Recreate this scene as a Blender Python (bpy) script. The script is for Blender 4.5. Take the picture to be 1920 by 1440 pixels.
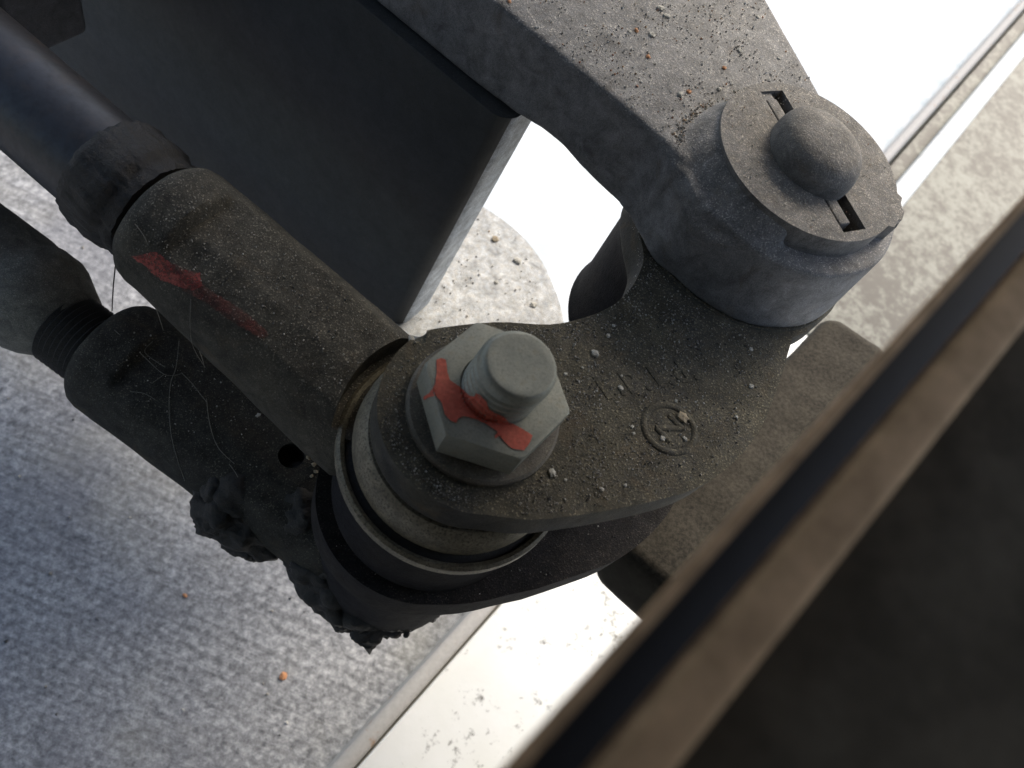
import bpy, bmesh, math, random
from mathutils import Vector, Matrix, noise
from mathutils.bvhtree import BVHTree
from mathutils.geometry import delaunay_2d_cdt
random.seed(11)
for o in list(bpy.data.objects): bpy.data.objects.remove(o)
SC = bpy.context.scene; COL = SC.collection
MM = 0.001                                   # everything below is written in millimetres
R = math.radians

# ------------------------------------------------------------------ camera
ZC = Vector((0.2955, 0.4432, 0.8467)).normalized()          # world up as the camera sees it
XC = (Vector((1, 0, 0)) - ZC.x * ZC).normalized(); YC = ZC.cross(XC)
W2C = Matrix((XC, YC, ZC))                                   # camera -> world rotation
CAMP = Vector((-34.8, -64.7, 130.8)); FPX = 1536.0
cam = bpy.data.cameras.new('camera'); camo = bpy.data.objects.new('camera', cam); COL.objects.link(camo)
m4 = W2C.to_4x4(); m4.translation = CAMP * MM; camo.matrix_world = m4
cam.lens = 28.8; cam.sensor_width = 36; cam.clip_start = 0.002; cam.clip_end = 60
cam.dof.use_dof = True; cam.dof.focus_distance = 0.186; cam.dof.aperture_fstop = 26
SC.camera = camo

# ------------------------------------------------------------------ light
SUN_AZ, SUN_EL = R(40), R(44)                                # azimuth from +Y towards +X
w = bpy.data.worlds.new('World'); SC.world = w; w.use_nodes = True
nt = w.node_tree; sky = nt.nodes.new('ShaderNodeTexSky'); sky.sky_type = 'NISHITA'; sky.sun_disc = False
sky.sun_elevation = SUN_EL; sky.sun_rotation = SUN_AZ; sky.air_density = 1.0; sky.dust_density = 3.0; sky.ozone_density = .5
bg = nt.nodes['Background']; bg.inputs['Strength'].default_value = 0.14
nt.links.new(sky.outputs[0], bg.inputs['Color'])
sd = Vector((math.sin(SUN_AZ) * math.cos(SUN_EL), math.cos(SUN_AZ) * math.cos(SUN_EL), math.sin(SUN_EL)))
sl = bpy.data.lights.new('sun', 'SUN'); sl.energy = 1.5; sl.angle = R(25); sl.color = (1, .92, .78)
slo = bpy.data.objects.new('sun', sl); COL.objects.link(slo); slo.rotation_euler = sd.to_track_quat('Z', 'Y').to_euler()
SC.view_settings.view_transform = 'Standard'; SC.view_settings.look = 'None'
SC.view_settings.gamma = 1; SC.view_settings.exposure = 0.92; SC.view_settings.use_curve_mapping = False

# ------------------------------------------------------------------ helpers
def ray(px, py): return (W2C @ Vector((px - 960, -(py - 720), -FPX))).normalized()
def P(px, py, z):                                            # point of the photo at height z (mm)
    r = ray(px, py); return CAMP + r * ((z - CAMP.z) / r.z)
def empty(name, loc=(0, 0, 0)):
    o = bpy.data.objects.new(name, None); COL.objects.link(o); o.location = Vector(loc) * MM; o.empty_display_size = .005; return o
def tag(o, label=None, cat=None, group=None, kind=None):
    if label: o['label'] = label
    if cat: o['category'] = cat
    if group: o['group'] = group
    if kind: o['kind'] = kind
    return o
def link(name, me, mat, parent=None, smooth=35):
    o = bpy.data.objects.new(name, me); COL.objects.link(o)
    if mat is not None and not me.materials: me.materials.append(mat)
    if smooth:
        for p in me.polygons: p.use_smooth = True
        me.set_sharp_from_angle(angle=R(smooth))
    if parent:
        o.parent = parent
        if parent.type == 'EMPTY': o.matrix_parent_inverse = Matrix.Translation(-parent.location)
    return o
def to_mesh(bm, name='m'):
    for v in bm.verts: v.co *= MM
    me = bpy.data.meshes.new(name); bm.to_mesh(me); bm.free(); return me
def obj(name, bm, mat, parent=None, smooth=35): return link(name, to_mesh(bm, name), mat, parent, smooth)
def prism(poly, z0, z1, bev=0, seg=4, botbev=None):
    bm = bmesh.new(); n = len(poly)
    a = sum(poly[i][0] * poly[(i + 1) % n][1] - poly[(i + 1) % n][0] * poly[i][1] for i in range(n))
    if a < 0: poly = poly[::-1]
    lo = [bm.verts.new((x, y, z0)) for x, y in poly]; hi = [bm.verts.new((x, y, z1)) for x, y in poly]
    ft = bm.faces.new(hi); fb = bm.faces.new(lo[::-1])
    for i in range(n): bm.faces.new((lo[i], lo[(i + 1) % n], hi[(i + 1) % n], hi[i]))
    if bev:
        te = list(ft.edges); be = list(fb.edges)
        bmesh.ops.bevel(bm, geom=te, offset=bev, segments=seg, profile=.5, affect='EDGES', clamp_overlap=True)
        b2 = bev if botbev is None else botbev
        if b2: bmesh.ops.bevel(bm, geom=[e for e in be if e.is_valid], offset=b2, segments=seg, profile=.5, affect='EDGES', clamp_overlap=True)
    bmesh.ops.recalc_face_normals(bm, faces=bm.faces); return bm
def lathe(prof, c=(0, 0, 0), axis=None, seg=64, jit=None, close=True):
    """profile of (radius, height) turned round axis (default Z) through c"""
    bm = bmesh.new(); c = Vector(c); ax = Vector(axis).normalized() if axis is not None else Vector((0, 0, 1))
    q = ax.to_track_quat('Z', 'Y'); rings = []
    for r, h in prof:
        ring = []
        for i in range(seg):
            a = 2 * math.pi * i / seg; rr = r + (jit(a, h) if jit else 0)
            ring.append(bm.verts.new(c + q @ Vector((rr * math.cos(a), rr * math.sin(a), h))))
        rings.append(ring)
    for a, b in zip(rings, rings[1:]):
        for i in range(seg): bm.faces.new((a[i], a[(i + 1) % seg], b[(i + 1) % seg], b[i]))
    if close: bm.faces.new(rings[0][::-1]); bm.faces.new(rings[-1])
    bmesh.ops.recalc_face_normals(bm, faces=bm.faces); return bm
def spline(pts, k=6, closed=True):
    out = []; n = len(pts)
    for i in range(n if closed else n - 1):
        p = [Vector(pts[(i + j) % n]) if closed else Vector(pts[min(max(i + j, 0), n - 1)]) for j in (-1, 0, 1, 2)]
        for s in range(k):
            t = s / k
            v = .5 * ((2 * p[1]) + (p[2] - p[0]) * t + (2 * p[0] - 5 * p[1] + 4 * p[2] - p[3]) * t * t + (3 * p[1] - p[0] - 3 * p[2] + p[3]) * t ** 3)
            out.append(tuple(v))
    return out
def boxbm(c, ax, half, bev=0, seg=3):
    """oriented box: ax = 3 axes, half sizes"""
    bm = bmesh.new(); bmesh.ops.create_cube(bm, size=2)
    X, Y, Z = [Vector(a).normalized() for a in ax]
    for v in bm.verts: v.co = Vector(c) + X * v.co.x * half[0] + Y * v.co.y * half[1] + Z * v.co.z * half[2]
    bmesh.ops.recalc_face_normals(bm, faces=bm.faces)
    if bev: bmesh.ops.bevel(bm, geom=bm.edges[:], offset=bev, segments=seg, profile=.5, affect='EDGES')
    bmesh.ops.recalc_face_normals(bm, faces=bm.faces); return bm
def boolean(bm, cutters, op='DIFFERENCE'):
    a = bpy.data.objects.new('t', to_mesh(bm)); COL.objects.link(a); tmp = [a]
    for c in cutters:
        b = bpy.data.objects.new('c', to_mesh(c)); COL.objects.link(b); tmp.append(b)
        md = a.modifiers.new('b', 'BOOLEAN'); md.object = b; md.operation = op; md.solver = 'EXACT'
    dg = bpy.context.evaluated_depsgraph_get(); dg.update()
    me = bpy.data.meshes.new_from_object(a.evaluated_get(dg))
    for t in tmp: bpy.data.objects.remove(t)
    r = bmesh.new(); r.from_mesh(me); bpy.data.meshes.remove(me)
    for v in r.verts: v.co /= MM
    return r
def sweep(bm, pts, rad, seg=5):
    """thin tube through pts"""
    prev = None; n = len(pts)
    for i, p in enumerate(pts):
        p = Vector(p); t = (Vector(pts[min(i + 1, n - 1)]) - Vector(pts[max(i - 1, 0)])).normalized()
        q = t.to_track_quat('Z', 'Y'); r = rad if not callable(rad) else rad(i / (n - 1))
        ring = [bm.verts.new(p + q @ Vector((r * math.cos(a), r * math.sin(a), 0))) for a in [2 * math.pi * k / seg for k in range(seg)]]
        if prev:
            for k in range(seg): bm.faces.new((prev[k], prev[(k + 1) % seg], ring[(k + 1) % seg], ring[k]))
        prev = ring
def inside(x, y, poly):
    c = False; j = len(poly) - 1
    for i in range(len(poly)):
        xi, yi = poly[i][:2]; xj, yj = poly[j][:2]
        if (yi > y) != (yj > y) and x < (xj - xi) * (y - yi) / (yj - yi) + xi: c = not c
        j = i
    return c

# ------------------------------------------------------------------ materials
class NT:
    def __init__(s, name):
        s.m = bpy.data.materials.new(name); s.m.use_nodes = True; s.t = s.m.node_tree; s.n = s.t.nodes
        s.b = s.n['Principled BSDF']; s.out = s.n['Material Output']
        tc = s.n.new('ShaderNodeTexCoord'); mp = s.n.new('ShaderNodeMapping'); mp.inputs['Scale'].default_value = (1000,) * 3
        s.l(tc.outputs['Object'], mp.inputs['Vector']); s.co = mp.outputs[0]
    def l(s, a, b): s.t.links.new(a, b)
    def noise(s, scale, detail=4, rough=.6, co=None, dist=0):
        n = s.n.new('ShaderNodeTexNoise'); n.inputs['Scale'].default_value = scale; n.inputs['Detail'].default_value = detail
        n.inputs['Roughness'].default_value = rough; n.inputs['Distortion'].default_value = dist; s.l(co or s.co, n.inputs['Vector']); return n.outputs['Fac']
    def voro(s, scale, co=None):
        n = s.n.new('ShaderNodeTexVoronoi'); n.inputs['Scale'].default_value = scale; s.l(co or s.co, n.inputs['Vector']); return n
    def ramp(s, f, stops):
        n = s.n.new('ShaderNodeValToRGB'); e = n.color_ramp.elements
        while len(e) < len(stops): e.new(.5)
        for q, (p, c) in zip(e, stops): q.position = p; q.color = tuple(c) + (1,) if len(c) == 3 else c
        s.l(f, n.inputs[0]); return n.outputs[0]
    def lev(s, f, a, b):                                    # a..b -> 0..1
        n = s.n.new('ShaderNodeMapRange'); n.inputs[1].default_value = a; n.inputs[2].default_value = b; s.l(f, n.inputs[0]); return n.outputs[0]
    def math(s, op, a, b=None):
        n = s.n.new('ShaderNodeMath'); n.operation = op
        for i, v in enumerate((a, b)):
            if v is None: continue
            if isinstance(v, (int, float)): n.inputs[i].default_value = v
            else: s.l(v, n.inputs[i])
        return n.outputs[0]
    def mix(s, f, a, b):
        n = s.n.new('ShaderNodeMix'); n.data_type = 'RGBA'
        for v, k in ((f, 0), (a, 6), (b, 7)):
            if isinstance(v, (int, float)): n.inputs[k].default_value = v
            elif isinstance(v, tuple): n.inputs[k].default_value = v + (1,)
            else: s.l(v, n.inputs[k])
        return n.outputs[2]
    def mul(s, col, f, lo, hi, a=.3, b=.7):
        r = s.ramp(f, [(a, (lo,) * 3), (b, (hi,) * 3)]); n = s.n.new('ShaderNodeMix'); n.data_type = 'RGBA'; n.blend_type = 'MULTIPLY'; n.inputs[0].default_value = 1
        s.l(col, n.inputs[6]); s.l(r, n.inputs[7]); return n.outputs[2]
    def up(s, a=.3, b=.95):                                 # how far a surface faces up (dust settles there)
        g = s.n.new('ShaderNodeNewGeometry'); x = s.n.new('ShaderNodeSeparateXYZ'); s.l(g.outputs['True Normal'], x.inputs[0]); return s.lev(x.outputs[2], a, b)
    def bump(s, h, dist, strength=.6, prev=None):
        n = s.n.new('ShaderNodeBump'); n.inputs['Distance'].default_value = dist * MM; n.inputs['Strength'].default_value = strength
        s.l(h, n.inputs['Height'])
        if prev is not None: s.l(prev, n.inputs['Normal'])
        return n.outputs[0]
    def fin(s, col=None, rough=.6, metal=0, nrm=None, spec=.5):
        if isinstance(col, tuple): s.b.inputs['Base Color'].default_value = col + (1,)
        elif col is not None: s.l(col, s.b.inputs['Base Color'])
        if isinstance(rough, (int, float)): s.b.inputs['Roughness'].default_value = rough
        else: s.l(rough, s.b.inputs['Roughness'])
        if isinstance(metal, (int, float)): s.b.inputs['Metallic'].default_value = metal
        else: s.l(metal, s.b.inputs['Metallic'])
        s.b.inputs['Specular IOR Level'].default_value = spec
        if nrm is not None: s.l(nrm, s.b.inputs['Normal'])
        return s.m

def painted(name, c0, c1, dust, dustamt=.6, speck=.25, bumpd=.12, rough=.62, specscale=3.0, upr=(.3, .95), spec=.4, dk=.5, stain=0, mott=1.0):
    n = NT(name)
    a = n.noise(.06, 5, .6); b = n.noise(.6, 4, .65); f = n.noise(specscale, 2, .5)
    base = n.mix(n.lev(a, .35, .65), c0, c1)
    d = n.math('MULTIPLY', n.up(*upr), n.math('MULTIPLY', n.lev(b, .25, .75), dustamt))
    col = n.mix(d, base, dust)
    sp = n.math('MULTIPLY', n.lev(f, .595, .66), n.math('MULTIPLY', n.up(upr[0] - .3, upr[1]), speck))
    col = n.mix(sp, col, tuple(min(1, x * 2.4) for x in dust))
    dk = n.math('MULTIPLY', n.lev(n.noise(specscale * .8, 2, .5, dist=.4), .64, .72), dk)
    col = n.mix(dk, col, tuple(x * .35 for x in c0))
    col = n.mul(col, n.noise(.22, 8, .72, dist=.5), 1 - .45 * mott, 1 + .45 * mott, .32, .68)
    col = n.mul(col, n.noise(4.5, 3, .8), 1 - .5 * mott, 1 + .6 * mott, .3, .7)
    if stain: col = n.mix(n.math('MULTIPLY', n.lev(n.noise(.09, 6, .7, dist=1), .55, .66), stain), col, (.105, .078, .045))
    nb = n.bump(n.noise(1.1, 6, .7), bumpd, .9); nb = n.bump(f, .12, .6, nb)
    return n.fin(col, n.math('ADD', n.math('MULTIPLY', b, .25), rough - .1), 0, nb, spec)

M = {}
M['arm'] = painted('arm_grey_paint', (.13, .133, .138), (.157, .157, .158), (.26, .243, .215), .6, .7, .2, .68, dk=.2, stain=.3)
M['plate'] = painted('plate_charcoal_paint', (.045, .045, .043), (.064, .059, .042), (.11, .097, .065), .8, 1.0, .2, .75, 2.2, stain=.45, spec=.25)
M['greasy_shade'] = painted('oily_baked_shade_casting', (.014, .014, .017), (.022, .02, .019), (.04, .035, .028), .5, .6, .22, .75, 2.2, spec=.12)  # oily, and darker still: shade under the bracket put into the colour
M['cap'] = painted('cap_dusty_paint', (.125, .122, .118), (.155, .148, .138), (.24, .215, .175), .6, .7, .2, .7, dk=.2, stain=.35)
M['eye'] = painted('rod_end_black_oxide', (.042, .040, .033), (.066, .062, .049), (.105, .095, .074), .6, .9, .22, .75, 2.4, stain=.3, spec=.2)
M['wall'] = painted('housing_dark_paint', (.043, .046, .047), (.052, .055, .055), (.10, .10, .10), .3, .2, .06, .6, stain=.06, spec=.3, mott=.35)
M['pale'] = painted('pale_ledge_and_lit_end', (.46, .50, .54), (.52, .55, .57), (.36, .33, .27), .85, .6, .14, .7)  # ledge paint; on the wall end the daylight is put into the colour
M['rod2_shade'] = painted('oily_baked_shade_rod_end', (.024, .023, .020), (.036, .034, .028), (.06, .054, .042), .6, .8, .22, .75, 2.4, stain=.2, spec=.15)  # oil plus the lower rod's shade, both in the base colour
M['coupl'] = painted('grey_coupling_steel', (.10, .096, .082), (.135, .128, .108), (.16, .15, .12), .5, .5, .15, .7, stain=.3)
M['dark'] = painted('dark_casting', (.04, .042, .05), (.055, .055, .06), (.09, .085, .08), .4, .4, .12, .65)

def m_zinc():
    n = NT('zinc_plated_steel'); a = n.noise(.25, 5, .65); b = n.noise(2.2, 4, .7)
    col = n.mix(n.lev(a, .35, .7), (.25, .262, .222), (.34, .34, .28))
    col = n.mix(n.math('MULTIPLY', n.lev(b, .5, .72), .6), col, (.12, .12, .105))
    col = n.mix(n.math('MULTIPLY', n.lev(n.noise(.5, 5, .7), .56, .72), .5), col, (.22, .185, .115))
    return n.fin(col, n.math('ADD', n.math('MULTIPLY', b, .3), .38), .35, n.bump(n.noise(1.6, 5, .7), .07, .6))
M['zinc'] = m_zinc()
M['washer'] = painted('dirty_washer_steel', (.075, .07, .056), (.115, .105, .085), (.12, .105, .075), .5, .5, .12, .6, stain=.5)
def m_ring():
    n = NT('worn_bearing_steel'); a = n.noise(.3, 5, .7); b = n.noise(2, 4, .7)
    col = n.mix(n.lev(a, .35, .65), (.13, .115, .08), (.25, .225, .16))
    col = n.mix(n.lev(b, .48, .62), col, (.07, .062, .045))
    return n.fin(col, .55, .2, n.bump(b, .10, .6))
M['ring'] = m_ring()
def m_shaft():
    n = NT('polished_shaft'); mp = n.n.new('ShaderNodeMapping'); n.l(n.co, mp.inputs['Vector'])
    b = n.noise(.5, 4, .6)
    col = n.mix(n.lev(b, .4, .7), (.035, .036, .040), (.022, .022, .024))
    col = n.mix(n.math('MULTIPLY', n.lev(n.noise(.2, 5, .7), .5, .65), .6), col, (.05, .04, .034))
    return n.fin(col, n.math('ADD', n.math('MULTIPLY', b, .25), .28), .1, n.bump(n.noise(1.5, 3), .02, .4), .4)
M['shaft'] = m_shaft()
def m_grime():
    n = NT('oily_grime'); b = n.noise(.9, 6, .75)
    col = n.mix(n.lev(b, .4, .68), (.009, .0085, .008), (.034, .029, .021))
    return n.fin(col, n.math('ADD', n.math('MULTIPLY', b, .6), .2), 0, n.bump(n.noise(.7, 8, .75), .6, 1), .45)
M['grime'] = m_grime()
def m_red(name, c0, c1, alpha=None):
    n = NT(name); b = n.noise(.45, 5, .65)
    m = n.fin(n.mul(n.mix(n.lev(b, .35, .65), c0, c1), n.noise(1.2, 6, .75), .7, 1.2), .62, 0, n.bump(n.noise(1.0, 4), .08, .6), .4)
    if alpha:
        n.l(n.math('MULTIPLY', n.lev(n.noise(.4, 8, .8), .34, .58), alpha), n.b.inputs['Alpha'])
    return m
M['red'] = m_red('torque_mark_paint', (.46, .085, .052), (.57, .135, .085))
M['redtrail'] = m_red('thin_red_paint', (.22, .045, .036), (.28, .075, .06), .45)
M['redold'] = m_red('faded_red_paint', (.34, .055, .042), (.42, .10, .075), 1.0)
def m_grit():
    n = NT('sand_grains'); a = n.n.new('ShaderNodeAttribute'); a.attribute_name = 'tone'
    col = n.ramp(a.outputs['Fac'], [(0, (.03, .03, .03)), (.14, (.10, .095, .09)), (.3, (.34, .31, .27)), (.72, (.56, .52, .45)), (.86, (.74, .72, .68)), (.95, (.52, .33, .15)), (1, (.45, .20, .10))])
    n.b.inputs['Transmission Weight'].default_value = .3
    return n.fin(col, .55, 0, n.bump(n.noise(3, 3), .05, .5), .5)
M['grit'] = m_grit()
def flat(name, c, rough=.6, metal=0, b=.06, var=.25, sc=.6, spec=.4):
    n = NT(name); f = n.noise(sc, 5, .65)
    return n.fin(n.mix(n.lev(f, .3, .7), tuple(x * (1 - var) for x in c), tuple(min(1, x * (1 + var)) for x in c)), rough, metal, n.bump(n.noise(sc * 3, 5, .7), b, .6), spec)
M['chip'] = flat('pale_grit_chip', (.50, .48, .42), .8, 0, .2)
M['chiptan'] = flat('tan_grit_chip', (.36, .30, .21), .8, 0, .2)
M['orange'] = flat('orange_grit_chip', (.55, .26, .12), .7, 0, .2)
M['web'] = flat('cobweb_silk', (.20, .19, .16), .8)
M['tan'] = flat('baked_tan_sheen', (.60, .42, .265), .95, 0, .08, .3, .25, .05)  # reflections on the cover's ridges, painted as tan colour
M['black'] = flat('black_groove', (.016, .018, .024), .55, 0, .04, .1)
M['cover'] = flat('dark_cover_plastic', (.11, .098, .078), .95, 0, .08, .4, .12, .05)
def m_rust_edge():
    n = NT('grey_metal_strip'); f = n.noise(.03, 6, .7); g = n.noise(.5, 4, .7)
    col = n.mix(n.lev(g, .35, .7), (.40, .385, .355), (.48, .46, .43))
    col = n.mix(n.math('MULTIPLY', n.lev(n.noise(.12, 5, .7), .6, .7), .8), col, (.34, .17, .06))
    return n.fin(col, .65, 0, n.bump(g, .06, .5), .3)
M['strip'] = m_rust_edge()
def m_white(name, amount):
    """white gelcoat with mildew; amount = how much of it is overgrown"""
    n = NT(name); a = n.noise(.10, 6, .7); b = n.noise(.30, 6, .7); c = n.noise(.012, 3, .6)
    s = n.math('ADD', n.math('MULTIPLY', a, .5), n.math('ADD', n.math('MULTIPLY', b, .35), n.math('MULTIPLY', c, .3)))
    t = .70 - amount * .16
    col = n.mix(n.lev(n.noise(.03, 4), .3, .7), (.82, .82, .78), (.74, .74, .68)) if amount < .5 else (.33, .33, .265)
    if amount > .5: col = n.mix(n.math('MULTIPLY', n.lev(s, t - .18, t + .05), .85), col, (.125, .12, .09))
    col = n.mix(n.lev(s, t, t + .09), col, (.06, .052, .038))
    return n.fin(col, .55, 0, n.bump(b, .2, .4))
M['white'] = m_white('white_gelcoat', .49)
M['mildew'] = m_white('mildewed_white_gelcoat', 1.0)
M['mildew_tan'] = m_white('mildewed_edge_band', 1.15)
def m_concrete():
    n = NT('broomed_concrete'); mp = n.n.new('ShaderNodeMapping'); n.l(n.co, mp.inputs['Vector'])
    mp.inputs['Rotation'].default_value = (0, 0, R(20.6)); mp2 = n.n.new('ShaderNodeMapping'); n.l(mp.outputs[0], mp2.inputs['Vector'])
    mp2.inputs['Scale'].default_value = (.25, 1, 1)
    br = n.noise(.42, 5, .62, mp2.outputs[0]); gr = n.noise(.34, 7, .80); big = n.noise(.012, 4, .6); pit = n.noise(1.2, 3, .6)
    v = n.math('ADD', n.math('MULTIPLY', br, .05), n.math('MULTIPLY', gr, .95))
    col = n.ramp(v, [(.37, (.14, .142, .148)), (.46, (.255, .26, .268)), (.54, (.365, .37, .378)), (.63, (.54, .543, .548))])
    mp3 = n.n.new('ShaderNodeMapping'); n.l(mp.outputs[0], mp3.inputs['Vector']); mp3.inputs['Scale'].default_value = (.025, .8, 1)
    col = n.mul(col, n.noise(.6, 4, .6, mp3.outputs[0]), .80, 1.10, .38, .56)
    col = n.mix(n.math('MULTIPLY', n.lev(big, .52, .66), .4), col, (.17, .175, .20))
    col = n.mix(n.math('MULTIPLY', n.lev(n.noise(.02, 5), .5, .7), .35), col, (.34, .33, .28))
    col = n.mix(n.lev(pit, .66, .72), col, (.07, .07, .078))
    nb = n.bump(br, .2, .6); nb = n.bump(gr, .4, .7, nb)
    return n.fin(col, .95, 0, nb, .12)
M['concrete'] = m_concrete()
def m_baked_sun():
    n = NT('baked_sun_concrete'); b = n.noise(.05, 6, .7)  # sunlight on the far concrete is put into this near-white colour
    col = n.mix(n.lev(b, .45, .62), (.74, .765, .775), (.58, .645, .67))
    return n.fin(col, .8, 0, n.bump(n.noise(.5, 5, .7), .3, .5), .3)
M['baked_sun'] = m_baked_sun()
def m_bar():
    n = NT('weathered_rough_bar'); a = n.noise(.09, 6, .7); b = n.noise(.9, 5, .75)
    col = n.mix(n.lev(a, .38, .62), (.020, .0175, .013), (.034, .030, .022))
    col = n.mix(n.math('MULTIPLY', n.math('MULTIPLY', n.up(-.1, .7), n.lev(b, .40, .62)), .3), col, (.14, .12, .09))
    return n.fin(col, .85, 0, n.bump(b, .22, .6), .2)
M['bar'] = m_bar()

# ------------------------------------------------------------------ setting
GZ, SZ = -230.0, -203.0
def sheet(name, poly, z, mat):
    bm = bmesh.new(); bm.faces.new([bm.verts.new((x, y, z)) for x, y in poly]); bmesh.ops.recalc_face_normals(bm, faces=bm.faces)
    if bm.faces[:][0].normal.z < 0: bmesh.ops.reverse_faces(bm, faces=bm.faces)
    return tag(obj(name, bm, mat, None, 0), kind='structure')
sheet('concrete_ground', [(-4000, -4000), (4000, -4000), (4000, 4000), (-4000, 4000)], GZ, M['concrete'])
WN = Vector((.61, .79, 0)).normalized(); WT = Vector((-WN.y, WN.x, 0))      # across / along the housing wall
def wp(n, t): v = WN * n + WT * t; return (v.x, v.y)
sheet('baked_sun_pavement', [wp(150, -900), wp(2600, -2600), wp(2600, 2600), wp(150, 900)], GZ + 4, M['baked_sun'])  # far concrete, coloured bright for the sun on it

# white deck panel with a grey metal edge strip along it
LA, LB = P(640, 1440, SZ), P(1660, 297, SZ)
LD = (LB - LA); LD.z = 0; LD.normalize(); LN = Vector((LD.y, -LD.x, 0))       # along / across (to the right)
def lp(u, v, z=0): q = LA + LD * u + LN * v; return Vector((q.x, q.y, z))
deck = empty('deck_panel', (LA.x, LA.y, GZ)); tag(deck, 'white mildew spotted deck panel with grey metal edge strip beside the concrete', 'deck')
def strip(name, u0, u1, v0, v1, z0, z1, mat, parent, bev=.5):
    c = (lp((u0 + u1) / 2, (v0 + v1) / 2, (z0 + z1) / 2))
    return obj(name, boxbm(c, (LD, LN, (0, 0, 1)), ((u1 - u0) / 2, (v1 - v0) / 2, (z1 - z0) / 2), bev), mat, parent)
U0, U1 = -500, 1500
bm = bmesh.new()                                             # half-round edge strip
prof = [(-3.2, GZ), (-3.2, SZ - 3)] + [(3.4 * -math.cos(a) + .2, SZ - 3 + 2.6 * math.sin(a)) for a in [math.pi * k / 8 for k in range(1, 8)]] + [(3.6, SZ - 3), (3.6, GZ)]
ra = [bm.verts.new(lp(U0, v, z)) for v, z in prof]; rb = [bm.verts.new(lp(U1, v, z)) for v, z in prof]
for i in range(len(prof) - 1): bm.faces.new((ra[i], ra[i + 1], rb[i + 1], rb[i]))
bmesh.ops.recalc_face_normals(bm, faces=bm.faces)
obj('edge_strip', bm, M['strip'], deck)
strip('panel_surface', U0, 330, 4.4, 900, GZ, SZ, M['white'], deck, .8)
strip('mildewed_band', 330.6, U1, 6.0, 17, GZ, SZ - 4, M['mildew_tan'], deck, .8)
strip('raised_rim', 330.6, U1, 16.6, 30, GZ, SZ + 3, M['white'], deck, 3)
strip('mildewed_surface', 330.6, U1, 29.4, 900, GZ, SZ + 1, M['mildew'], deck, 1)

# ------------------------------------------------------------------ dark housing wall behind the rods
hs = empty('housing', (5, 73, GZ)); tag(hs, 'dark upright housing wall behind the rods with painted-daylight end face and gritty ledge', 'housing')
k0 = 60.7
c0 = Vector((5.2, 73.6, 0)); tA = WT.dot(c0)
wallpoly = [wp(k0, tA), wp(k0 + 15, tA), wp(k0 + 15, tA + 330), wp(k0, tA + 330)]
bm = prism(wallpoly, -158, -.4, 0)
bmesh.ops.bevel(bm, geom=[e for e in bm.edges if abs((e.verts[0].co - e.verts[1].co).z) > 10 and all((v.co.xy - c0.xy).length < 3 for v in e.verts)], offset=5, segments=6, profile=.5, affect='EDGES')
bmesh.ops.bevel(bm, geom=[e for e in bm.edges if all(v.co.z > -2 for v in e.verts) and e.calc_length() > 200], offset=1.2, segments=3, profile=.5, affect='EDGES')
for v in bm.verts:                                            # the end leans in slightly towards the foot
    if (v.co.xy - c0.xy).length < 40: v.co.xy += Vector((-7.0, 3.0)) * (-v.co.z / 100)
wall = obj('wall', bm, M['wall'], hs, 30)
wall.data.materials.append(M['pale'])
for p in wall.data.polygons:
    if p.normal.dot(-WT) > .80: p.material_index = 1  # end face coloured pale for the daylight falling on it
led = [(-8, 82), (8, 74), (22, 72), (40, 73), (54, 80), (55.5, 92), (52, 105), (47, 116), (37, 127), (20, 136), (-8, 140)]
obj('ledge', prism(spline(led, 5), -116, -100, 1.5), M['pale'], hs)

# ------------------------------------------------------------------ link bracket: two plates and a post
BC = Vector((62.5, 56, 0))                                    # axis of the upper pin
lk = empty('link_bracket', (0, 0, -60)); tag(lk, 'charcoal cast link bracket with embossed marks clamped under the zinc bolt', 'bracket')
lobe = [(19.3 * math.cos(a), 19.3 * math.sin(a)) for a in [R(d) for d in range(125, 281, 15)]]
edge = lobe + [(12, -18.9), (32.5, -13.6), (45.5, -8.0), (57, 2.4), (65, 16.0), (73, 32.5), (84, 44), (88, 58), (78, 77), (60, 81), (42, 74), (35.5, 62), (35.0, 52), (35.8, 43.5), (34.2, 38.0), (31.2, 32.8), (26.8, 28.2), (21, 24.6), (13.5, 21.6), (2, 20.0)]
plate = spline(edge, 4)
bm = prism(plate, -10.6, 0, 2.5, 6)
up_plate = obj('upper_plate', bm, M['plate'], lk, 40)
low = [(x * 1.0 + (1.5 if x > 20 else 0), y) for x, y in spline([(x * 1.28 - 1, y * 1.26 - .6) for x, y in lobe] + [(14, -23.0), (34, -15.8), (47, -9.6), (59, 1.5), (67, 16.0), (75, 32.5), (86, 44), (90, 58), (78, 79), (60, 81), (46, 70), (41, 57), (40, 46), (34, 36), (22, 28.6), (10, 24.7)], 4)]
obj('lower_plate', prism(low, -59, -45.5, 2.8, 6, 2.4), M['greasy_shade'], lk, 40)
obj('post', lathe([(27, -45), (26, -42), (26, -14), (27, -10.2)], (BC.x, BC.y, 0)), M['greasy_shade'], lk)
obj('post_collar', lathe([(27.5, -8), (27.2, -.5), (26.7, .3)], (BC.x, BC.y, 0)), M['plate'], lk)
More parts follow.
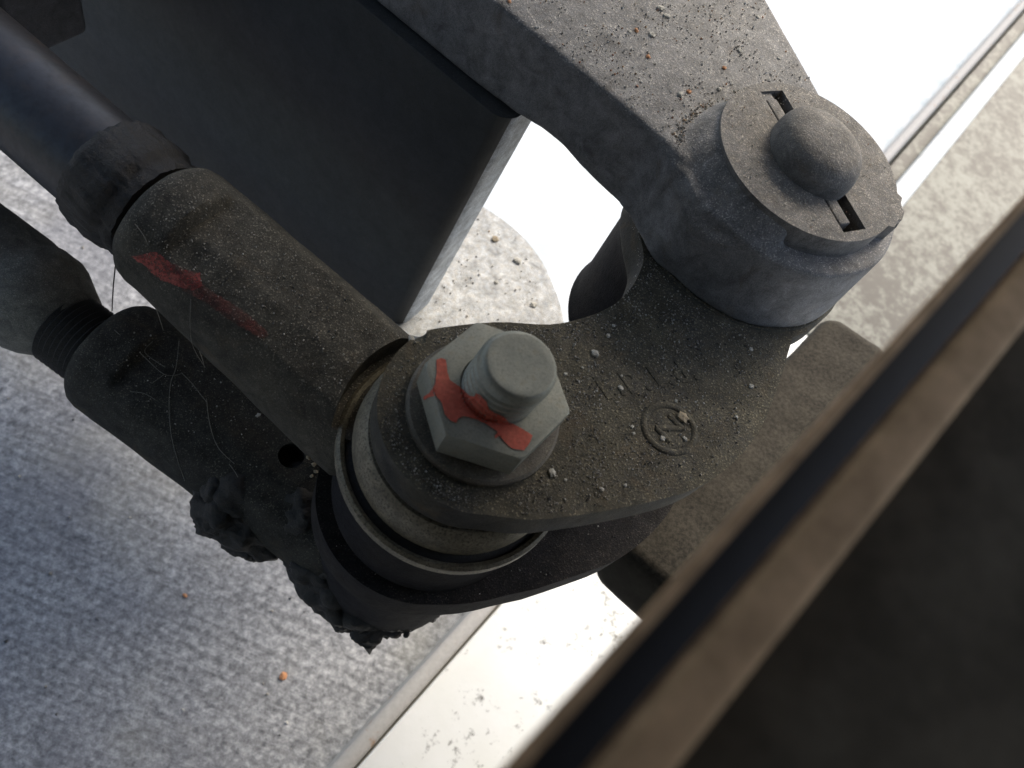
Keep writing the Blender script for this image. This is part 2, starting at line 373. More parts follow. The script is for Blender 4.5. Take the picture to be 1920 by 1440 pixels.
# worn raised lettering and the ringed mark
def text_part(body, loc, rz, size, depth, parent, mat, shear=0, name='embossed_lettering'):
    cu = bpy.data.curves.new('t', 'FONT'); cu.body = body; cu.size = size; cu.extrude = depth; cu.bevel_depth = .30; cu.bevel_resolution = 3; cu.bevel_resolution = 1; cu.shear = shear; cu.align_x = 'CENTER'
    cu.resolution_u = 3; cu.space_character = 1.15
    t = bpy.data.objects.new('t', cu); COL.objects.link(t); dg = bpy.context.evaluated_depsgraph_get(); dg.update()
    me = bpy.data.meshes.new_from_object(t.evaluated_get(dg)); bpy.data.objects.remove(t)
    mx = Matrix.Translation(Vector(loc)) @ Matrix.Rotation(rz, 4, 'Z')
    for v in me.vertices: v.co = (mx @ v.co) * MM
    return link(name, me, mat, parent, 40)
text_part('F.P.1.d.', (35.5, 10.6, -.2), R(20), 6.8, .10, lk, M['plate'], -.25)
mc = P(1255, 803, 0)
bm = bmesh.new(); q = [(mc.x + 5.5 * math.cos(a), mc.y + 5.1 * math.sin(a), -.62) for a in [2 * math.pi * i / 40 for i in range(41)]]
sweep(bm, q, 1.0, 12)
for a, b in (((-2.2, 2.0), (1.6, 2.4)), ((1.6, 2.4), (-1.6, -2.4)), ((-1.6, -2.4), (2.2, -2.0))):
    ca, sa = math.cos(R(-50)), math.sin(R(-50))
    A, B = [(mc.x + x * ca - y * sa, mc.y + x * sa + y * ca, -.55) for x, y in (a, b)]
    sweep(bm, [A, B], .9, 12)
obj('embossed_mark', bm, M['plate'], lk)

# ------------------------------------------------------------------ bolt, nut and washer with the red torque mark
bt = empty('bolt', (0, 0, 0)); tag(bt, 'zinc bolt with hex nut and washer crossed by a red torque paint mark', 'bolt')
obj('washer', lathe([(13.9, .02), (14.4, .5), (14.4, 1.6), (13.9, 2.1), (7, 2.1)], seg=72), M['washer'], bt)
hexp = [(13.35 * math.cos(R(-72 + 60 * i)), 13.35 * math.sin(R(-72 + 60 * i))) for i in range(6)]
bm = bmesh.new(); bmesh.ops.create_cone(bm, cap_ends=True, segments=64, radius1=20.5, radius2=11.2, depth=9)
for v in bm.verts: v.co.z += 2.4 + 4.2 + 1.5 - .35
nutbm = boolean(prism(hexp, 2.12, 10.6, 0), [bm], 'INTERSECT')
bmesh.ops.bevel(nutbm, geom=[e for e in nutbm.edges if e.calc_face_angle(0) > R(20)], offset=.6, segments=3, profile=.5, affect='EDGES', clamp_overlap=True)
nutbm = boolean(nutbm, [lathe([(6.85, 8.6), (6.85, 12)])])
nut_tree = BVHTree.FromBMesh(nutbm)
nut = obj('nut', nutbm, M['zinc'], bt, 32)
prof = [(6.75, 4)]; z = 5.0
while z < 18.6: prof += [(6.75, z), (6.38, z + .45), (6.38, z + .65), (6.75, z + 1.1)]; z += 1.6
prof += [(6.7, 19.2), (6.65, 20.0), (6.3, 20.65), (5.9, 20.95), (5.5, 21.0), (4.4, 20.92), (3, 20.88), (.3, 20.9)]
prof = [(r, z_ - (1.0 if z_ > 10 else 0)) for r, z_ in prof]
bbm = lathe(prof, seg=64)
for v in bbm.verts: v.co.x += max(0, v.co.z - 9) * .09
bolt_tree = BVHTree.FromBMesh(bbm)
shank = obj('threaded_shank', bbm, M['zinc'], bt, 30)
def decal(name, zpts, trees, mat, parent, off=.12, step=5.0, jitter=0, maxdepth=6):
    """thin coat of paint laid over the surface it was brushed on"""
    poly = [Vector(p) for p in zpts]; dense = []
    for i, p in enumerate(poly):
        q = poly[(i + 1) % len(poly)]; n = max(1, int((q - p).length / step))
        for k in range(n): dense.append(p.lerp(q, k / n) + Vector((random.uniform(-1, 1), random.uniform(-1, 1))) * jitter)
    inner = []; xs = [p.x for p in poly]; ys = [p.y for p in poly]; y = min(ys)
    while y < max(ys):
        x = min(xs)
        while x < max(xs):
            if inside(x, y, dense): inner.append(Vector((x, y)))
            x += step
        y += step
    n = len(dense)
    vs, es, fs, *_ = delaunay_2d_cdt(dense + inner, [(i, (i + 1) % n) for i in range(n)], [], 1, 1e-4)
    bm = bmesh.new(); bv = []
    for v in vs:
        best = None; r = ray(v.x, v.y)
        for t in trees:
            h = t.ray_cast(CAMP, r)
            if h[0] is not None and (best is None or h[3] < best[3]): best = h
        bv.append(bm.verts.new(best[0] + best[1] * off * random.uniform(.8, 1.2)) if best else None)
    for f in fs:
        c = sum((vs[i] for i in f), Vector((0, 0))) / len(f)
        if not inside(c.x, c.y, dense) or any(bv[i] is None for i in f): continue
        q = [bv[i].co for i in f]
        if max((a - b).length for a in q for b in q) > maxdepth: continue
        try: bm.faces.new([bv[i] for i in f])
        except ValueError: pass
    for v in [v for v in bm.verts if not v.link_faces]: bm.verts.remove(v)
    bmesh.ops.recalc_face_normals(bm, faces=bm.faces)
    if sum(f.normal.dot(ray(960, 720)) for f in bm.faces) > 0: bmesh.ops.reverse_faces(bm, faces=bm.faces)
    return obj(name, bm, mat, parent, 60)
# traced from the brush stroke
zr = [(775,405),(800,395),(828,405),(835,470),(850,520),(930,575),(960,605),(990,612),(1000,590),(1020,600),(1060,640),(1070,680),(1100,700),(1150,720),(1185,755),(1250,790),(1315,830),(1300,870),(1265,915),(1200,905),(1160,870),(1130,830),(1105,850),(1100,835),(1120,810),(1060,770),(1000,740),(930,722),(895,735),(885,760),(850,745),(820,710),(805,650),(770,605),(735,615),(710,630),(703,612),(740,590),(765,545),(775,480)]
decal('torque_mark', [(560 + x / 3, 540 + y / 3) for x, y in zr], [nut_tree, bolt_tree], M['red'], bt, .14, 3.0, .35, 3.2)

# ------------------------------------------------------------------ spacer and upper tie rod
sp = empty('spacer', (0, 0, -18)); tag(sp, 'worn yellowish spacer ring between the upper link plate and the rod eye', 'spacer')
obj('ring', lathe([(19, -18.6), (21.3, -18.4), (21.5, -16.5), (21.1, -13), (20.4, -11.2), (19.4, -10.1)]), M['ring'], sp)
UD = Vector((-.797, .604, 0)).normalized(); UN = Vector((-UD.y, UD.x, 0)) * -1       # along / across upper rod
UZ = -26.5
ur = empty('tie_rod', (0, 0, -42)); tag(ur, 'upper tie rod with polished shaft and rod end bearing a faded red paint smear', 'tie rod')
AX = Vector((0, 0, UZ)) + UN * .2
def along(s, n=0, z=0): return AX + UD * s + UN * n + Vector((0, 0, z))
def rod_tube(s0, s1, r, a, d, n, flat, f0, f1, swell=0):
    prof = [(r - 2, s0)] + [(r, s0 + 4 + k * (s1 - s0 - 8) / 90) for k in range(91)] + [(r - .5, s1 - 1.8), (r - 1.5, s1 - .4), (r - 2.2, s1), (6, s1)]
    bm = lathe(prof, a, d, 96)
    for v in bm.verts:                                        # forged flat along the top
        q = v.co - a; t = q.dot(d); m = q.dot(n)
        if t < f1 and q.z > flat - max(0, -m - 4) * .35:
            k = min(1, (f1 - t) / 1.6); fl = flat - max(0, -m - 4) * .35; v.co.z = a.z + fl * k + q.z * (1 - k)
        wz = min(1, max(0, (6 - q.z) / 14)); wz = wz * wz * (3 - 2 * wz); wt = min(1, max(0, (75 - t) / 50))
        v.co.z += min(0, q.z - 3) * swell * wt * wz; v.co += n * min(0, m) * swell * .45 * wt * wz
        v.co += Vector((noise.noise(v.co * .12), noise.noise(v.co * .12 + Vector((9, 0, 0))), noise.noise(v.co * .15 + Vector((0, 7, 0))))) * .28
    return bm
eb = boolean(rod_tube(14, 82, 15.3, AX, UD, UN, 12.8, 20, 71, .30), [lathe([(25.6, -19.5), (25.6, 0)])])
ub_tree = BVHTree.FromBMesh(eb)
rod_end = obj('rod_end', eb, M['eye'], ur, 32)
obj('eye', lathe([(21.5, -44), (22.6, -43), (22.6, -21), (21.6, -20.4)]), M['greasy_shade'], ur)
obj('bearing_seal', lathe([(19.5, -18.7), (21.6, -19.8), (22.6, -20.6)]), M['grime'], ur)
obj('bearing_rim', lathe([(22.3, -20.6), (22.7, -19.4), (23.5, -18.9), (24.2, -19.4), (24.3, -21.5), (23.6, -23.4), (22.6, -24)], close=False), M['ring'], ur)
def grim(amp, f):
    return lambda a, h: amp * (noise.noise(Vector((math.cos(a) * f, math.sin(a) * f, h * .5))) + .6 * noise.noise(Vector((math.cos(a) * f * 3, math.sin(a) * f * 3, h * 1.5 + 7))))
obj('lock_nut', lathe([(10, 83.2), (12.6, 83.4), (12.9, 85), (12.7, 87), (13.6, 88.5), (13.9, 91), (13.6, 94), (13.9, 96.5), (13.4, 98.2), (11.5, 98.6)], AX, UD, 120, grim(.55, 7)), M['grime'], ur, 60)
obj('thread', lathe([(9.5, 80), (9.5, 84)], AX, UD), M['grime'], ur)
obj('shaft', lathe([(11.9, 97), (11.9, 260)], AX, UD, 72), M['shaft'], ur)
sm = [(243,480),(262,478),(290,472),(305,480),(318,492),(345,505),(375,512),(380,535),(360,545),(330,536),(302,524),(285,510),(268,495)]
decal('red_smear', sm, [ub_tree], M['redold'], rod_end, .12, 4, 1.5, 8)
sm = [(330,524),(372,525),(395,545),(420,560),(460,585),(490,612),(505,628),(492,636),(455,615),(415,588),(385,566),(345,545)]
decal('red_trail', sm, [ub_tree], M['redtrail'], rod_end, .15, 4, 1.5, 8)

# ------------------------------------------------------------------ lower tie rod
VD = Vector((-.845, .534, 0)).normalized(); VN = Vector((VD.y, -VD.x, 0))
VN = Vector((.534, .845, 0)); VZ = -90
lr = empty('tie_rod', (0, 0, -104)); tag(lr, 'lower tie rod in shade with tapered coupling and cobwebbed rod end', 'tie rod')
AY = Vector((0, 0, VZ)) - VN * 3.6
tb = boolean(rod_tube(8, 96.6, 17, AY, VD, VN, 14.6, 18, 84), [lathe([(3.4, 0), (3.4, 9)], AY + VD * 36 + VN * 2 + Vector((0, 0, 9)))])
lb_tree = BVHTree.FromBMesh(tb)
obj('rod_end', tb, M['rod2_shade'], lr, 32)
obj('eye', lathe([(19, -103), (21.5, -101), (22, -84), (21.5, -66), (22.5, -60), (22.5, -58.3)], (0, 0, 0), None, 72, grim(.5, 3)), M['greasy_shade'], lr)
prof = [(9.0, 94)]; s = 95.0
while s < 109: prof += [(10.4, s), (11.0, s + .7), (10.2, s + 1.4)]; s += 1.7
obj('thread', lathe(prof, AY - VN * 2, VD, 56), M['grime'], lr, 30)
obj('coupling', lathe([(9.8, 103), (10.6, 103.6), (14.4, 111), (15.4, 114), (15.6, 119), (15.2, 121), (15.6, 124), (15.6, 200)], AY - VN * .6 + VD * 5, VD, 64, grim(.25, 2)), M['coupl'], lr)

# ------------------------------------------------------------------ arm with boss, cap and pin
ar = empty('pivot_arm', (BC.x, BC.y, 0)); tag(ar, 'grey dusty cast arm with capped boss sprinkled with sand grains', 'arm')
armp = [(36.2, 51.2), (31, 55.9), (25.9, 60.3), (21, 64.1), (16.5, 67.6), (12, 71.0), (6, 75.6), (-4.6, 83.8), (-45, 115), (-25, 175), (50, 165), (64.5, 110.5), (70.5, 92), (75.6, 76.4), (66, 78), (54, 74.5), (45.5, 67.6), (40, 57)]
bm = prism(armp, .0, 21.5, 1.1, 3)
for v in bm.verts:
    if v.co.z < 8 and v.co.x < 38: v.co.z += 2.6 * math.exp(-((v.co.x - 14) / 7) ** 2)
arm_bm = bm
hull = [(34, 64), (30.5, 57.0), (32.8, 53.0), (35.2, 47.5), (37.6, 42)] + [(BC.x + 26.6 * math.cos(R(d)), BC.y + 26.6 * math.sin(R(d))) for d in range(222, 400, 12)] + [(80, 74), (70, 79), (50, 76), (40, 71)]
bm = prism(spline(hull, 4), .3, 20.2, 4.2, 7, .6)
for v in bm.verts:
    k = v.co.z / 20.0; c = BC.copy(); c.z = v.co.z
    if v.co.x > 34: v.co.xy = c.xy + (v.co.xy - c.xy) * (1 - .045 * k)
    v.co += Vector((noise.noise(v.co * .09), noise.noise(v.co * .09 + Vector((5, 0, 0))), 0)) * .25
boss_bm = bm
CAPC = Vector((63.0, 56.2, 0)); CA = R(-69)
cd, cn = Vector((math.cos(CA), math.sin(CA), 0)), Vector((-math.sin(CA), math.cos(CA), 0))
circ = []
for i in range(96):
    a = 2 * math.pi * i / 96; r = 21.0; dl = math.degrees(a)
    d = (dl + 25 + 180) % 360 - 180
    if -9 < d < 9: r = 22.9
    circ.append((CAPC.x + r * math.cos(a), CAPC.y + r * math.sin(a)))
bm = bmesh.new(); rows = []
LUG = [(108, 20.6, 22.5), (126, 21.2, 21.45), (142, 22.6, 21.4), (158, 25.0, 21.35), (172, 27.4, 21.3), (184, 28.4, 20.9), (195, 28.8, 18.3), (208, 28.7, 16.2), (222, 27.8, 16.0), (236, 26, 17.6), (252, 22.5, 20)]
LUG = [tuple(v) for v in spline([Vector(q) for q in LUG], 5, False)]
for dg_, ro, zo in LUG:
    a = R(dg_); row = [bm.verts.new((CAPC.x + 12 * math.cos(a), CAPC.y + 12 * math.sin(a), z_)) for z_ in (4, 24.9)]
    for t in [k / 8 for k in range(9)]:
        e = t * t * (3 - 2 * t); r_ = 20.2 + (ro - 20.2) * t; z_ = 24.9 + (zo - 24.9) * (e * .45 + t * .55)
        row.append(bm.verts.new((CAPC.x + r_ * math.cos(a), CAPC.y + r_ * math.sin(a), z_)))
    row.append(bm.verts.new((CAPC.x + (ro - .2) * math.cos(a), CAPC.y + (ro - .2) * math.sin(a), 4))); rows.append(row)
for a, b in zip(rows, rows[1:]):
    for k in range(len(a)): bm.faces.new((a[k], a[(k + 1) % len(a)], b[(k + 1) % len(a)], b[k]))
bm.faces.new(rows[0]); bm.faces.new(rows[-1][::-1])
bmesh.ops.recalc_face_normals(bm, faces=bm.faces)
def casting(parts, voxel, smooth):
    """melt overlapping solids into one casting with soft inner corners"""
    j = bmesh.new()
    for p in parts:
        me = bpy.data.meshes.new('p'); p.to_mesh(me); p.free(); j.from_mesh(me); bpy.data.meshes.remove(me)
    o = bpy.data.objects.new('j', to_mesh(j)); COL.objects.link(o)
    m = o.modifiers.new('r', 'REMESH'); m.mode = 'VOXEL'; m.voxel_size = voxel * MM
    m = o.modifiers.new('s', 'SMOOTH'); m.factor = .5; m.iterations = smooth
    dg = bpy.context.evaluated_depsgraph_get(); dg.update()
    me = bpy.data.meshes.new_from_object(o.evaluated_get(dg)); bpy.data.objects.remove(o); return me
arm_body = link('arm_body', casting([arm_bm, boss_bm, bm], .62, 9), M['arm'], ar, 0)
for p in arm_body.data.polygons: p.use_smooth = True
capbm = prism(circ, 19.0, 25.5, 1.2, 4, 0)
cuts = [boxbm(CAPC + cd * s * 12.4 + cn * .2 + Vector((0, 0, 25)), (cd, cn, (0, 0, 1)), (6.2, 3.1, 4.6)) for s in (-1, 1)]
capo = obj('cap', boolean(capbm, cuts), M['cap'], ar, 35)
for s in (-1, 1):
    obj('key_bar', boxbm(CAPC + cd * s * 11.3 - cn * .85 + Vector((0, 0, 23.0)), (cd, cn, (0, 0, 1)), (5.3, 1.45, 2.3), .35), M['cap'], capo)
dome = [(9.9, 24.5), (10.0, 26.2), (9.9, 27.6), (9.5, 29.2), (8.8, 30.5), (7.6, 31.4), (5.6, 32.0), (2.5, 32.3), (.2, 32.35)]
def dj(a, h): return (.55 * math.cos(2 * (a - CA)) + .12 * math.cos(4 * (a - CA))) if h > 24 else 0
obj('pin_head', lathe(dome, CAPC, None, 72, dj), M['cap'], ar, 60)

# ------------------------------------------------------------------ rough bar under the bracket, on the right
bl = empty('rough_bar', (100, 30, -85)); tag(bl, 'rough weathered bar below the bracket, pale at its upper end', 'bar')
BD = Vector((.70, .714, 0)).normalized(); BN = Vector((.714, -.70, 0))
def sq(a, h):
    b = a + R(12); base = 13.2 / (abs(math.cos(b)) ** 5 + abs(math.sin(b)) ** 5) ** .2 - 13.2
    p = Vector((math.cos(a) * 13, math.sin(a) * 13, h)); return base + .8 * noise.fractal(p * .06, 1, 2, 2) + .12 * noise.fractal(p * .5, 1, 2, 3)
prof = [(4, 36.4), (9, 36.5), (12, 37.2), (13.2, 39)] + [(13.2, 39 + k) for k in range(1, 118)] + [(12.6, 158), (11, 160.5), (7, 162), (1, 162.5)]
bar = obj('bar_body', lathe(prof, Vector((0, 0, -73)) + BN * 53, BD, 80, sq), M['bar'], bl, 70)
# ------------------------------------------------------------------ mount block beside the shaft, far left
bc = P(20, 60, -26) + UD * 52 + WN * 16
mb = tag(obj('mount_block', boxbm(bc, (UD, WN, (0, 0, 1)), (41, 11, 22), 2), M['dark'], None), 'black block behind the polished shaft in the upper left corner', 'block')

# ------------------------------------------------------------------ grime and grease
def lump(bm, c, r, amp=.35, sub=4, sq=(1, 1, 1)):
    b2 = bmesh.new(); bmesh.ops.create_icosphere(b2, subdivisions=sub, radius=1); mp = {}
    for v in b2.verts:
        p = v.co.copy(); k = 1 + amp * noise.fractal(p * 1.3 + Vector(c) * .3, 1, 2, 3) + amp * .3 * noise.fractal(p * 5 + Vector(c), 1, 2, 3)
        mp[v] = bm.verts.new(Vector(c) + Vector((p.x * sq[0], p.y * sq[1], p.z * sq[2])) * r * k)
    for f in b2.faces: bm.faces.new([mp[v] for v in f.verts])
    b2.free()
bm = bmesh.new()
for px, py, z, r in ((455, 905, -85, 9), (425, 945, -88, 8), (470, 965, -92, 10), (500, 995, -95, 7), (400, 975, -90, 4.5), (540, 960, -88, 9), (475, 1025, -96, 4), (580, 1000, -90, 9), (600, 1060, -92, 9), (640, 1100, -93, 9), (690, 1130, -94, 8), (690, 1170, -98, 5), (740, 1140, -95, 7), (790, 1125, -93, 6), (600, 1115, -98, 3.5), (690, 1195, -104, 3), (650, 1150, -98, 5), (560, 905, -84, 8), (520, 930, -92, 9), (575, 950, -80, 7), (610, 1010, -84, 7), (640, 1050, -86, 7), (700, 1090, -90, 8), (760, 1100, -90, 7), (730, 1165, -98, 4.5), (830, 1118, -92, 5), (455, 1000, -96, 6), (420, 905, -84, 6)):
    lump(bm, P(px, py, z), r, .30, 4, (1, 1, .8))
# the pointed drip
dp = [P(695, 1120, -90), P(692, 1150, -96), P(690, 1185, -101), P(692, 1210, -105), P(693, 1226, -108)]
sweep(bm, dp, lambda t: 6.5 * (1 - t) ** 1.15 + .25, 16)
for px, py in ((583, 1123), (762, 1190), (850, 1137), (372, 985), (545, 1035), (660, 1175)): lump(bm, P(px, py, -97), .9, .5, 2)
gr = tag(obj('grease_lumps', bm, M['grime'], None, 0), 'black crusty grease caked round the lower rod eye', 'grease')
for p in gr.data.polygons: p.use_smooth = True

# cobweb threads over the lower rod
bm = bmesh.new()
def surf(px, py, lift=.35):
    r = ray(px, py); best = None
    for t in (lb_tree, ub_tree):
        h = t.ray_cast(CAMP, r)
        if h[0] is not None and (best is None or h[3] < best[3]): best = h
    return best[0] + best[1] * lift if best else P(px, py, -80)
webs = [[(215, 620), (262, 662), (308, 703), (340, 702)], [(335, 640), (330, 690), (320, 720), (318, 770), (325, 830), (348, 900)], [(340, 700), (360, 720), (378, 743), (388, 755)], [(375, 652), (383, 690), (388, 755), (395, 800), (410, 840), (440, 870)], [(285, 640), (270, 660), (310, 690)], [(308, 703), (285, 720)], [(245, 735), (270, 738), (292, 750)], [(290, 560), (305, 620), (325, 690)], [(255, 420), (270, 440), (280, 460)], [(360, 560), (362, 640), (385, 690)], [(430, 870), (448, 900), (440, 930)]]
for wl in webs:
    p3 = [surf(*q) for q in wl]; p3 = spline(p3, 6, False) + [tuple(p3[-1])]
    sweep(bm, p3, .07, 4)
tag(obj('cobweb', bm, M['web'], None, 0), 'thin cobweb threads strung over the lower rod end', 'cobweb', kind='stuff')
bm = bmesh.new(); sweep(bm, spline([P(216, 500, -33), P(213, 530, -45), P(211, 560, -60), P(210, 585, -78)], 6, False), .16, 5)
tag(obj('hanging_fibre', bm, M['grime'], None, 0), 'thin dark fibre hanging between the two rod ends', 'fibre')

# ------------------------------------------------------------------ sand and grit
def grains(name, spots, smin, smax, tones, label, mat='grit', pw=2.2):
    """spots: callable -> (point, normal)"""
    vs, fs, tn = [], [], []
    for pt in spots:
        r = smin + (smax - smin) * random.random() ** pw; t = random.choice(tones) + random.uniform(-.05, .05)
        b = len(vs); q = Vector((random.gauss(0, 1), random.gauss(0, 1), random.gauss(0, 1))).to_track_quat('X', 'Z')
        for d in ((1, 0, 0), (-1, 0, 0), (0, 1, 0), (0, -1, 0), (0, 0, 1), (0, 0, -1)):
            vs.append((Vector(pt) + q @ (Vector(d) * r * random.uniform(.6, 1.25)) + Vector((0, 0, r * .35))) * MM); tn.append(min(1, max(0, t)))
        for x, y, z_ in ((0, 2, 4), (2, 1, 4), (1, 3, 4), (3, 0, 4), (2, 0, 5), (1, 2, 5), (3, 1, 5), (0, 3, 5)): fs.append((b + x, b + y, b + z_))
    me = bpy.data.meshes.new(name); me.from_pydata(vs, [], fs); at = me.attributes.new('tone', 'FLOAT', 'POINT'); at.data.foreach_set('value', tn)
    o = link(name, me, M[mat], None, 0); tag(o, label, 'sand', kind='stuff'); return o
T_arm = [.15, .5, .7, .8, .85, .4, .5, .6, .6, .7, .75, .8, .85, .85, .95, 1]
T_dark = [.05, .12, .25, .3, .4, .5, .55, .6, .7, .8]
def poly_spots(n, poly, z, ok=None):
    xs = [p[0] for p in poly]; ys = [p[1] for p in poly]; out = []
    while len(out) < n:
        x, y = random.uniform(min(xs), max(xs)), random.uniform(min(ys), max(ys))
        if inside(x, y, poly) and (ok is None or ok(x, y)) and noise.noise(Vector((x * .11, y * .11, z))) * .8 + noise.noise(Vector((x * .45, y * .45, z))) * .5 + .45 > random.random(): out.append((x, y, z))
    return out
armvis = [(36, 52.5), (26, 61.3), (-6, 86), (-20, 98), (70, 130), (65, 109), (74.5, 77), (62, 78), (50, 73), (40, 68)]
grains('sand_on_arm', poly_spots(2600, armvis, 21.5), .05, .34, T_arm, 'fine sand sprinkled over the top face of the grey arm')
caps = [(CAPC.x + 20 * math.cos(R(d)), CAPC.y + 20 * math.sin(R(d))) for d in range(0, 360, 12)]
grains('sand_on_cap', poly_spots(700, caps, 25.6, lambda x, y: (Vector((x, y)) - CAPC.xy).length > 12), .04, .2, T_arm, 'fine sand sprinkled over the round cap of the boss')
pl_in = [(x * .95, y * .95) for x, y in plate]
okp = lambda x, y: (x * x + y * y) > 15.5 ** 2 and (Vector((x, y)) - BC.xy).length > 27.5
grains('sand_on_plate', poly_spots(8500, pl_in, 0, lambda x, y: okp(x, y) and random.random() < (1 if x < 24 else .45)), .04, .28, T_dark, 'fine grit scattered over the top of the dark link plate', pw=4)
edge_pts = []
for i in range(420):                                          # dirt packed where cap and lug meet the arm
    t = random.random(); a = R(110 + 75 * t)
    edge_pts.append((CAPC.x + (21.4 + random.gauss(0, .5)) * math.cos(a), CAPC.y + (21.4 + random.gauss(0, .5)) * math.sin(a), 21.6 + abs(random.gauss(0, .3))))
for i in range(350):
    q = random.choice([l for l in LUG if 134 < l[0] < 180]); a = R(q[0] + random.uniform(-1.8, 1.8)); r_ = q[1] + random.gauss(.2, .7); edge_pts.append((CAPC.x + r_ * math.cos(a), CAPC.y + r_ * math.sin(a), 21.5))
grains('dirt_along_cap', edge_pts, .05, .36, [.3, .4, .5, .6, .92, .95], 'tan dirt packed along the seam of cap and arm')
def tree_spots(n, tree, poly, nzmin=.35):
    xs = [p[0] for p in poly]; ys = [p[1] for p in poly]; out = []; k = 0
    while len(out) < n and k < n * 20:
        k += 1; x, y = random.uniform(min(xs), max(xs)), random.uniform(min(ys), max(ys))
        if not inside(x, y, poly): continue
        h = tree.ray_cast(CAMP, ray(x, y))
        if h[0] is not None and h[1].z > nzmin: out.append(h[0])
    return out
grains('grit_on_upper_rod', tree_spots(900, ub_tree, [(230, 470), (390, 340), (760, 640), (640, 760), (500, 660), (330, 520)]), .05, .26, T_dark, 'fine grit lying along the top of the upper rod end', pw=2.6)
grains('grit_on_lower_rod', tree_spots(160, lb_tree, [(180, 640), (300, 600), (520, 800), (480, 880), (260, 760)]), .06, .3, T_dark, 'sparse grit lying on the shaded lower rod end', pw=2.6)
grains('grit_on_ledge', poly_spots(380, [(x * .97, y * .97) for x, y in led], -99.9), .1, .55, [.2, .3, .4, .5, .6, .7, .85, .92], 'sand and grit lying on the pale ledge behind the bolt', pw=2.6)
grains('grit_on_lower_plate', poly_spots(300, [(x * .95, y * .95) for x, y in low], -45.4), .06, .3, T_dark, 'fine grit lying on the shaded lower link plate', pw=2.6)
grains('grit_on_ground', [tuple(P(random.uniform(0, 900), random.uniform(280, 1440), GZ)) for _ in range(260)], .15, .9, [.05, .1, .2, .3, .6, .8], 'scattered specks of grit on the broomed concrete', pw=3)

# single stones big enough to pick out
chipm = []
for k in range(6):
    b2 = bmesh.new(); bmesh.ops.create_icosphere(b2, subdivisions=2, radius=1)
    for v in b2.verts: v.co *= 1 + .45 * noise.noise(v.co * 1.7 + Vector((k * 5, 0, 0)))
    for v in b2.verts: v.co.z *= .55
    chipm.append(to_mesh(b2, 'chip'))
def chip(name, p, r, mat, label, group=None, cat='grit'):
    me = random.choice(chipm).copy(); me.materials.clear(); me.materials.append(M[mat])
    o = bpy.data.objects.new(name, me); COL.objects.link(o); o.location = (Vector(p) + Vector((0, 0, r * .3))) * MM
    s = r; o.scale = (s * random.uniform(.8, 1.25), s * random.uniform(.7, 1.1), s); o.rotation_euler = (0, 0, random.uniform(0, 6.28))
    tag(o, label, cat, group); return o
for px, py, r in ((1115, 663, 9), (1140, 630, 5), (1092, 690, 3.5), (1165, 705, 3.5), (1163, 728, 5), (1284, 823, 5), (1242, 822, 5), (1408, 725, 6), (1380, 782, 5), (1407, 655, 5), (1150, 611, 4), (1035, 887, 7), (1127, 918, 5), (1060, 702, 4), (1267, 752, 4), (1060, 900, 3.5), (1185, 800, 3.5), (1188, 813, 3.5), (1172, 910, 4)):
    lab = ('largest pale chip on the link plate, right of the nut' if r == 9 else
           'pale grit chip near the lower edge of the link plate' if py > 860 else
           'pale grit chip inside or beside the embossed ring mark' if 1170 < px < 1300 and py > 740 else
           'pale grit chip near the outer right edge of the link plate' if px > 1350 else
           'pale grit chip left of the worn embossed lettering' if py > 680 else 'pale grit chip near the upper edge of the link plate')
    chip('grit_chip', P(px, py, 0), r / 10.2, 'chip', lab, None if r == 9 else 'pale chips on the link plate')
chip('tan_flake', P(1279, 783, 0), 1.1, 'chiptan', 'tan flake caught inside the embossed ring mark', None)
for px, py, r in ((771, 637, 7), (776, 657, 5)):
    chip('grit_chip', P(px, py, -6), r / 10, 'chip', 'pale grit chip at the corner between rod end and link plate', 'chips beside the link plate')
for px, py, r in ((1238, 17, 7), (1250, 31, 6), (1222, 66, 6), (1275, 178, 6), (1348, 168, 5), (1180, 60, 4), (1386, 95, 5), (1310, 245, 4), (1460, 110, 3.5), (1420, 32, 4)):
    chip('sand_grain', P(px, py, 21.5), r / 8.6, 'chip', 'coarse pale sand grain on the top face of the grey arm', 'coarse grains on the arm')
for px, py, r in ((1291, 173, 5), (1215, 107, 4.5), (1193, 58, 5), (1357, 128, 5), (955, 4, 4)):
    chip('sand_grain', P(px, py, 21.5), r / 8.6, 'orange', 'coarse orange sand grain on the top face of the grey arm', 'orange grains on the arm')
for px, py, r in ((970, 490, 9), (1000, 572, 7), (928, 449, 8), (930, 530, 5)):
    chip('grit_chip', P(px, py, -100), r / 6, 'chiptan' if px == 928 else 'chip', 'rounded pale pebble on the gritty ledge behind the bolt', 'pebbles on the ledge')
chip('pebble', P(531, 1268, GZ), 1.7, 'orange', 'small orange pebble on the bare concrete', None, 'pebble')
chip('pebble', P(347, 1117, GZ), .9, 'orange', 'tiny tan speck on the concrete left of the orange pebble', None, 'pebble')
chip('flake', P(866, 1087, -52), 1.2, 'chip', 'pinkish flake stuck under the lower plate edge', None, 'flake')
for px, py, r in ((484, 780, 6), (460, 812, 5), (519, 818, 4)):
    chip('grit_chip', P(px, py, -76), r / 6.5, 'chip', 'pale chip beside the small hole in the lower rod end', 'chips on the lower rod end')
for px, py, r in ((580, 857, 5), (588, 872, 6), (592, 885, 4), (584, 893, 4)):
    chip('dirt_crumb', surf(px, py, .1), r / 8, 'chiptan', 'brown dirt crumb in the corner beside the rod eye', 'crumbs beside the rod eye')

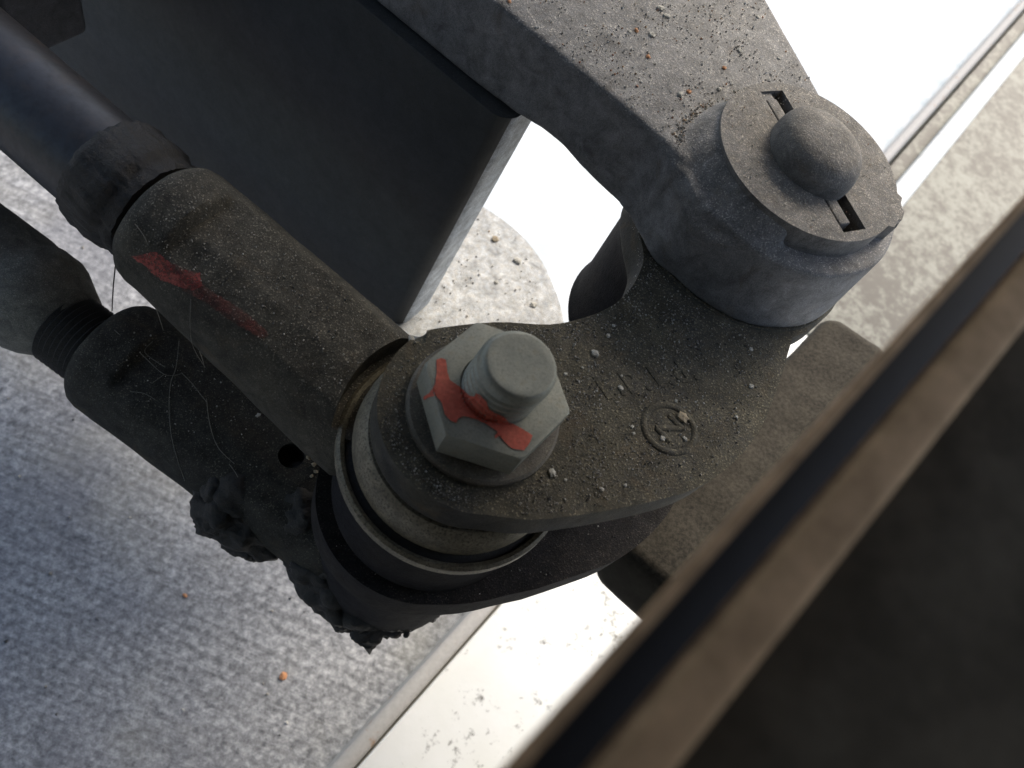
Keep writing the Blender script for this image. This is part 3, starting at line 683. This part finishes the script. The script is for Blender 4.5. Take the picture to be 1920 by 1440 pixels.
# ------------------------------------------------------------------ out-of-focus cover close to the lens, plus unseen shade boxes
cv = empty('cover_panel', (30, -30, 80)); tag(cv, 'out of focus dark cover with two painted tan sheen stripes across the lower right corner', 'cover')
def at_depth(px, py, d): r = ray(px, py); return CAMP + r * (d / -(W2C.transposed() @ r).z)
CZ = 92
WA, WB = P(942, 1440, 95), P(1920, 366, 95); WD = (WB - WA).normalized(); WQ = Vector((WD.y, -WD.x, 0))
QA, QB = at_depth(942, 1440, 44), at_depth(1920, 366, 74); Q3 = (QB - QA); QL = Q3.length; Q3.normalize()
QD = Vector((Q3.x, Q3.y, 0)).normalized(); QN = Vector((QD.y, -QD.x, 0)); QU = QN.cross(Q3)
if QU.z < 0: QU = -QU
def cstrip(name, u0, u1, v0, v1, z0, z1, mat, bev=.2):
    c = WA + WD * (u0 + u1) / 2 + WQ * (v0 + v1) / 2; c.z = (z0 + z1) / 2
    return obj(name, boxbm(c, (WD, WQ, (0, 0, 1)), ((u1 - u0) / 2, (v1 - v0) / 2, (z1 - z0) / 2), bev), mat, cv)
def sstrip(name, v0, v1, h0, h1, mat, bev=.15, u0=-60, u1=110):          # strips along the sloping edge; tan ones stand for reflections
    c = QA + Q3 * (u0 + u1) / 2 + QN * (v0 + v1) / 2 + QU * (h0 + h1) / 2
    return obj(name, boxbm(c, (Q3, QN, QU), ((u1 - u0) / 2, (v1 - v0) / 2, (h1 - h0) / 2), bev, 4), mat, cv)
sstrip('edge_strip', 0, .9, -.35, 0, M['tan'], .12)
sstrip('groove', .92, 3.3, -.8, -.3, M['black'], .1)
sstrip('inner_sheen_strip', 3.32, 7.4, -3, 0, M['tan'], 1.2)
sstrip('panel', 6.9, 62, -3.5, -1.3, M['cover'], 1.0)
HZ = 176  # boxes below are unseen, added over and behind the camera to block light
cstrip('added_shade_side', -170, 45, 70.1, 73, CZ + 1, HZ, M['cover'])
cstrip('added_shade_lower', -170, 92, 70.1, 73, -190, CZ - 2.2, M['cover'])
cstrip('added_shade_roof', -170, 300, -255, 73, HZ + .2, HZ + 3, M['cover'])
cstrip('added_shade_back', -173, -170.2, -225, 70, 0, HZ, M['cover'])
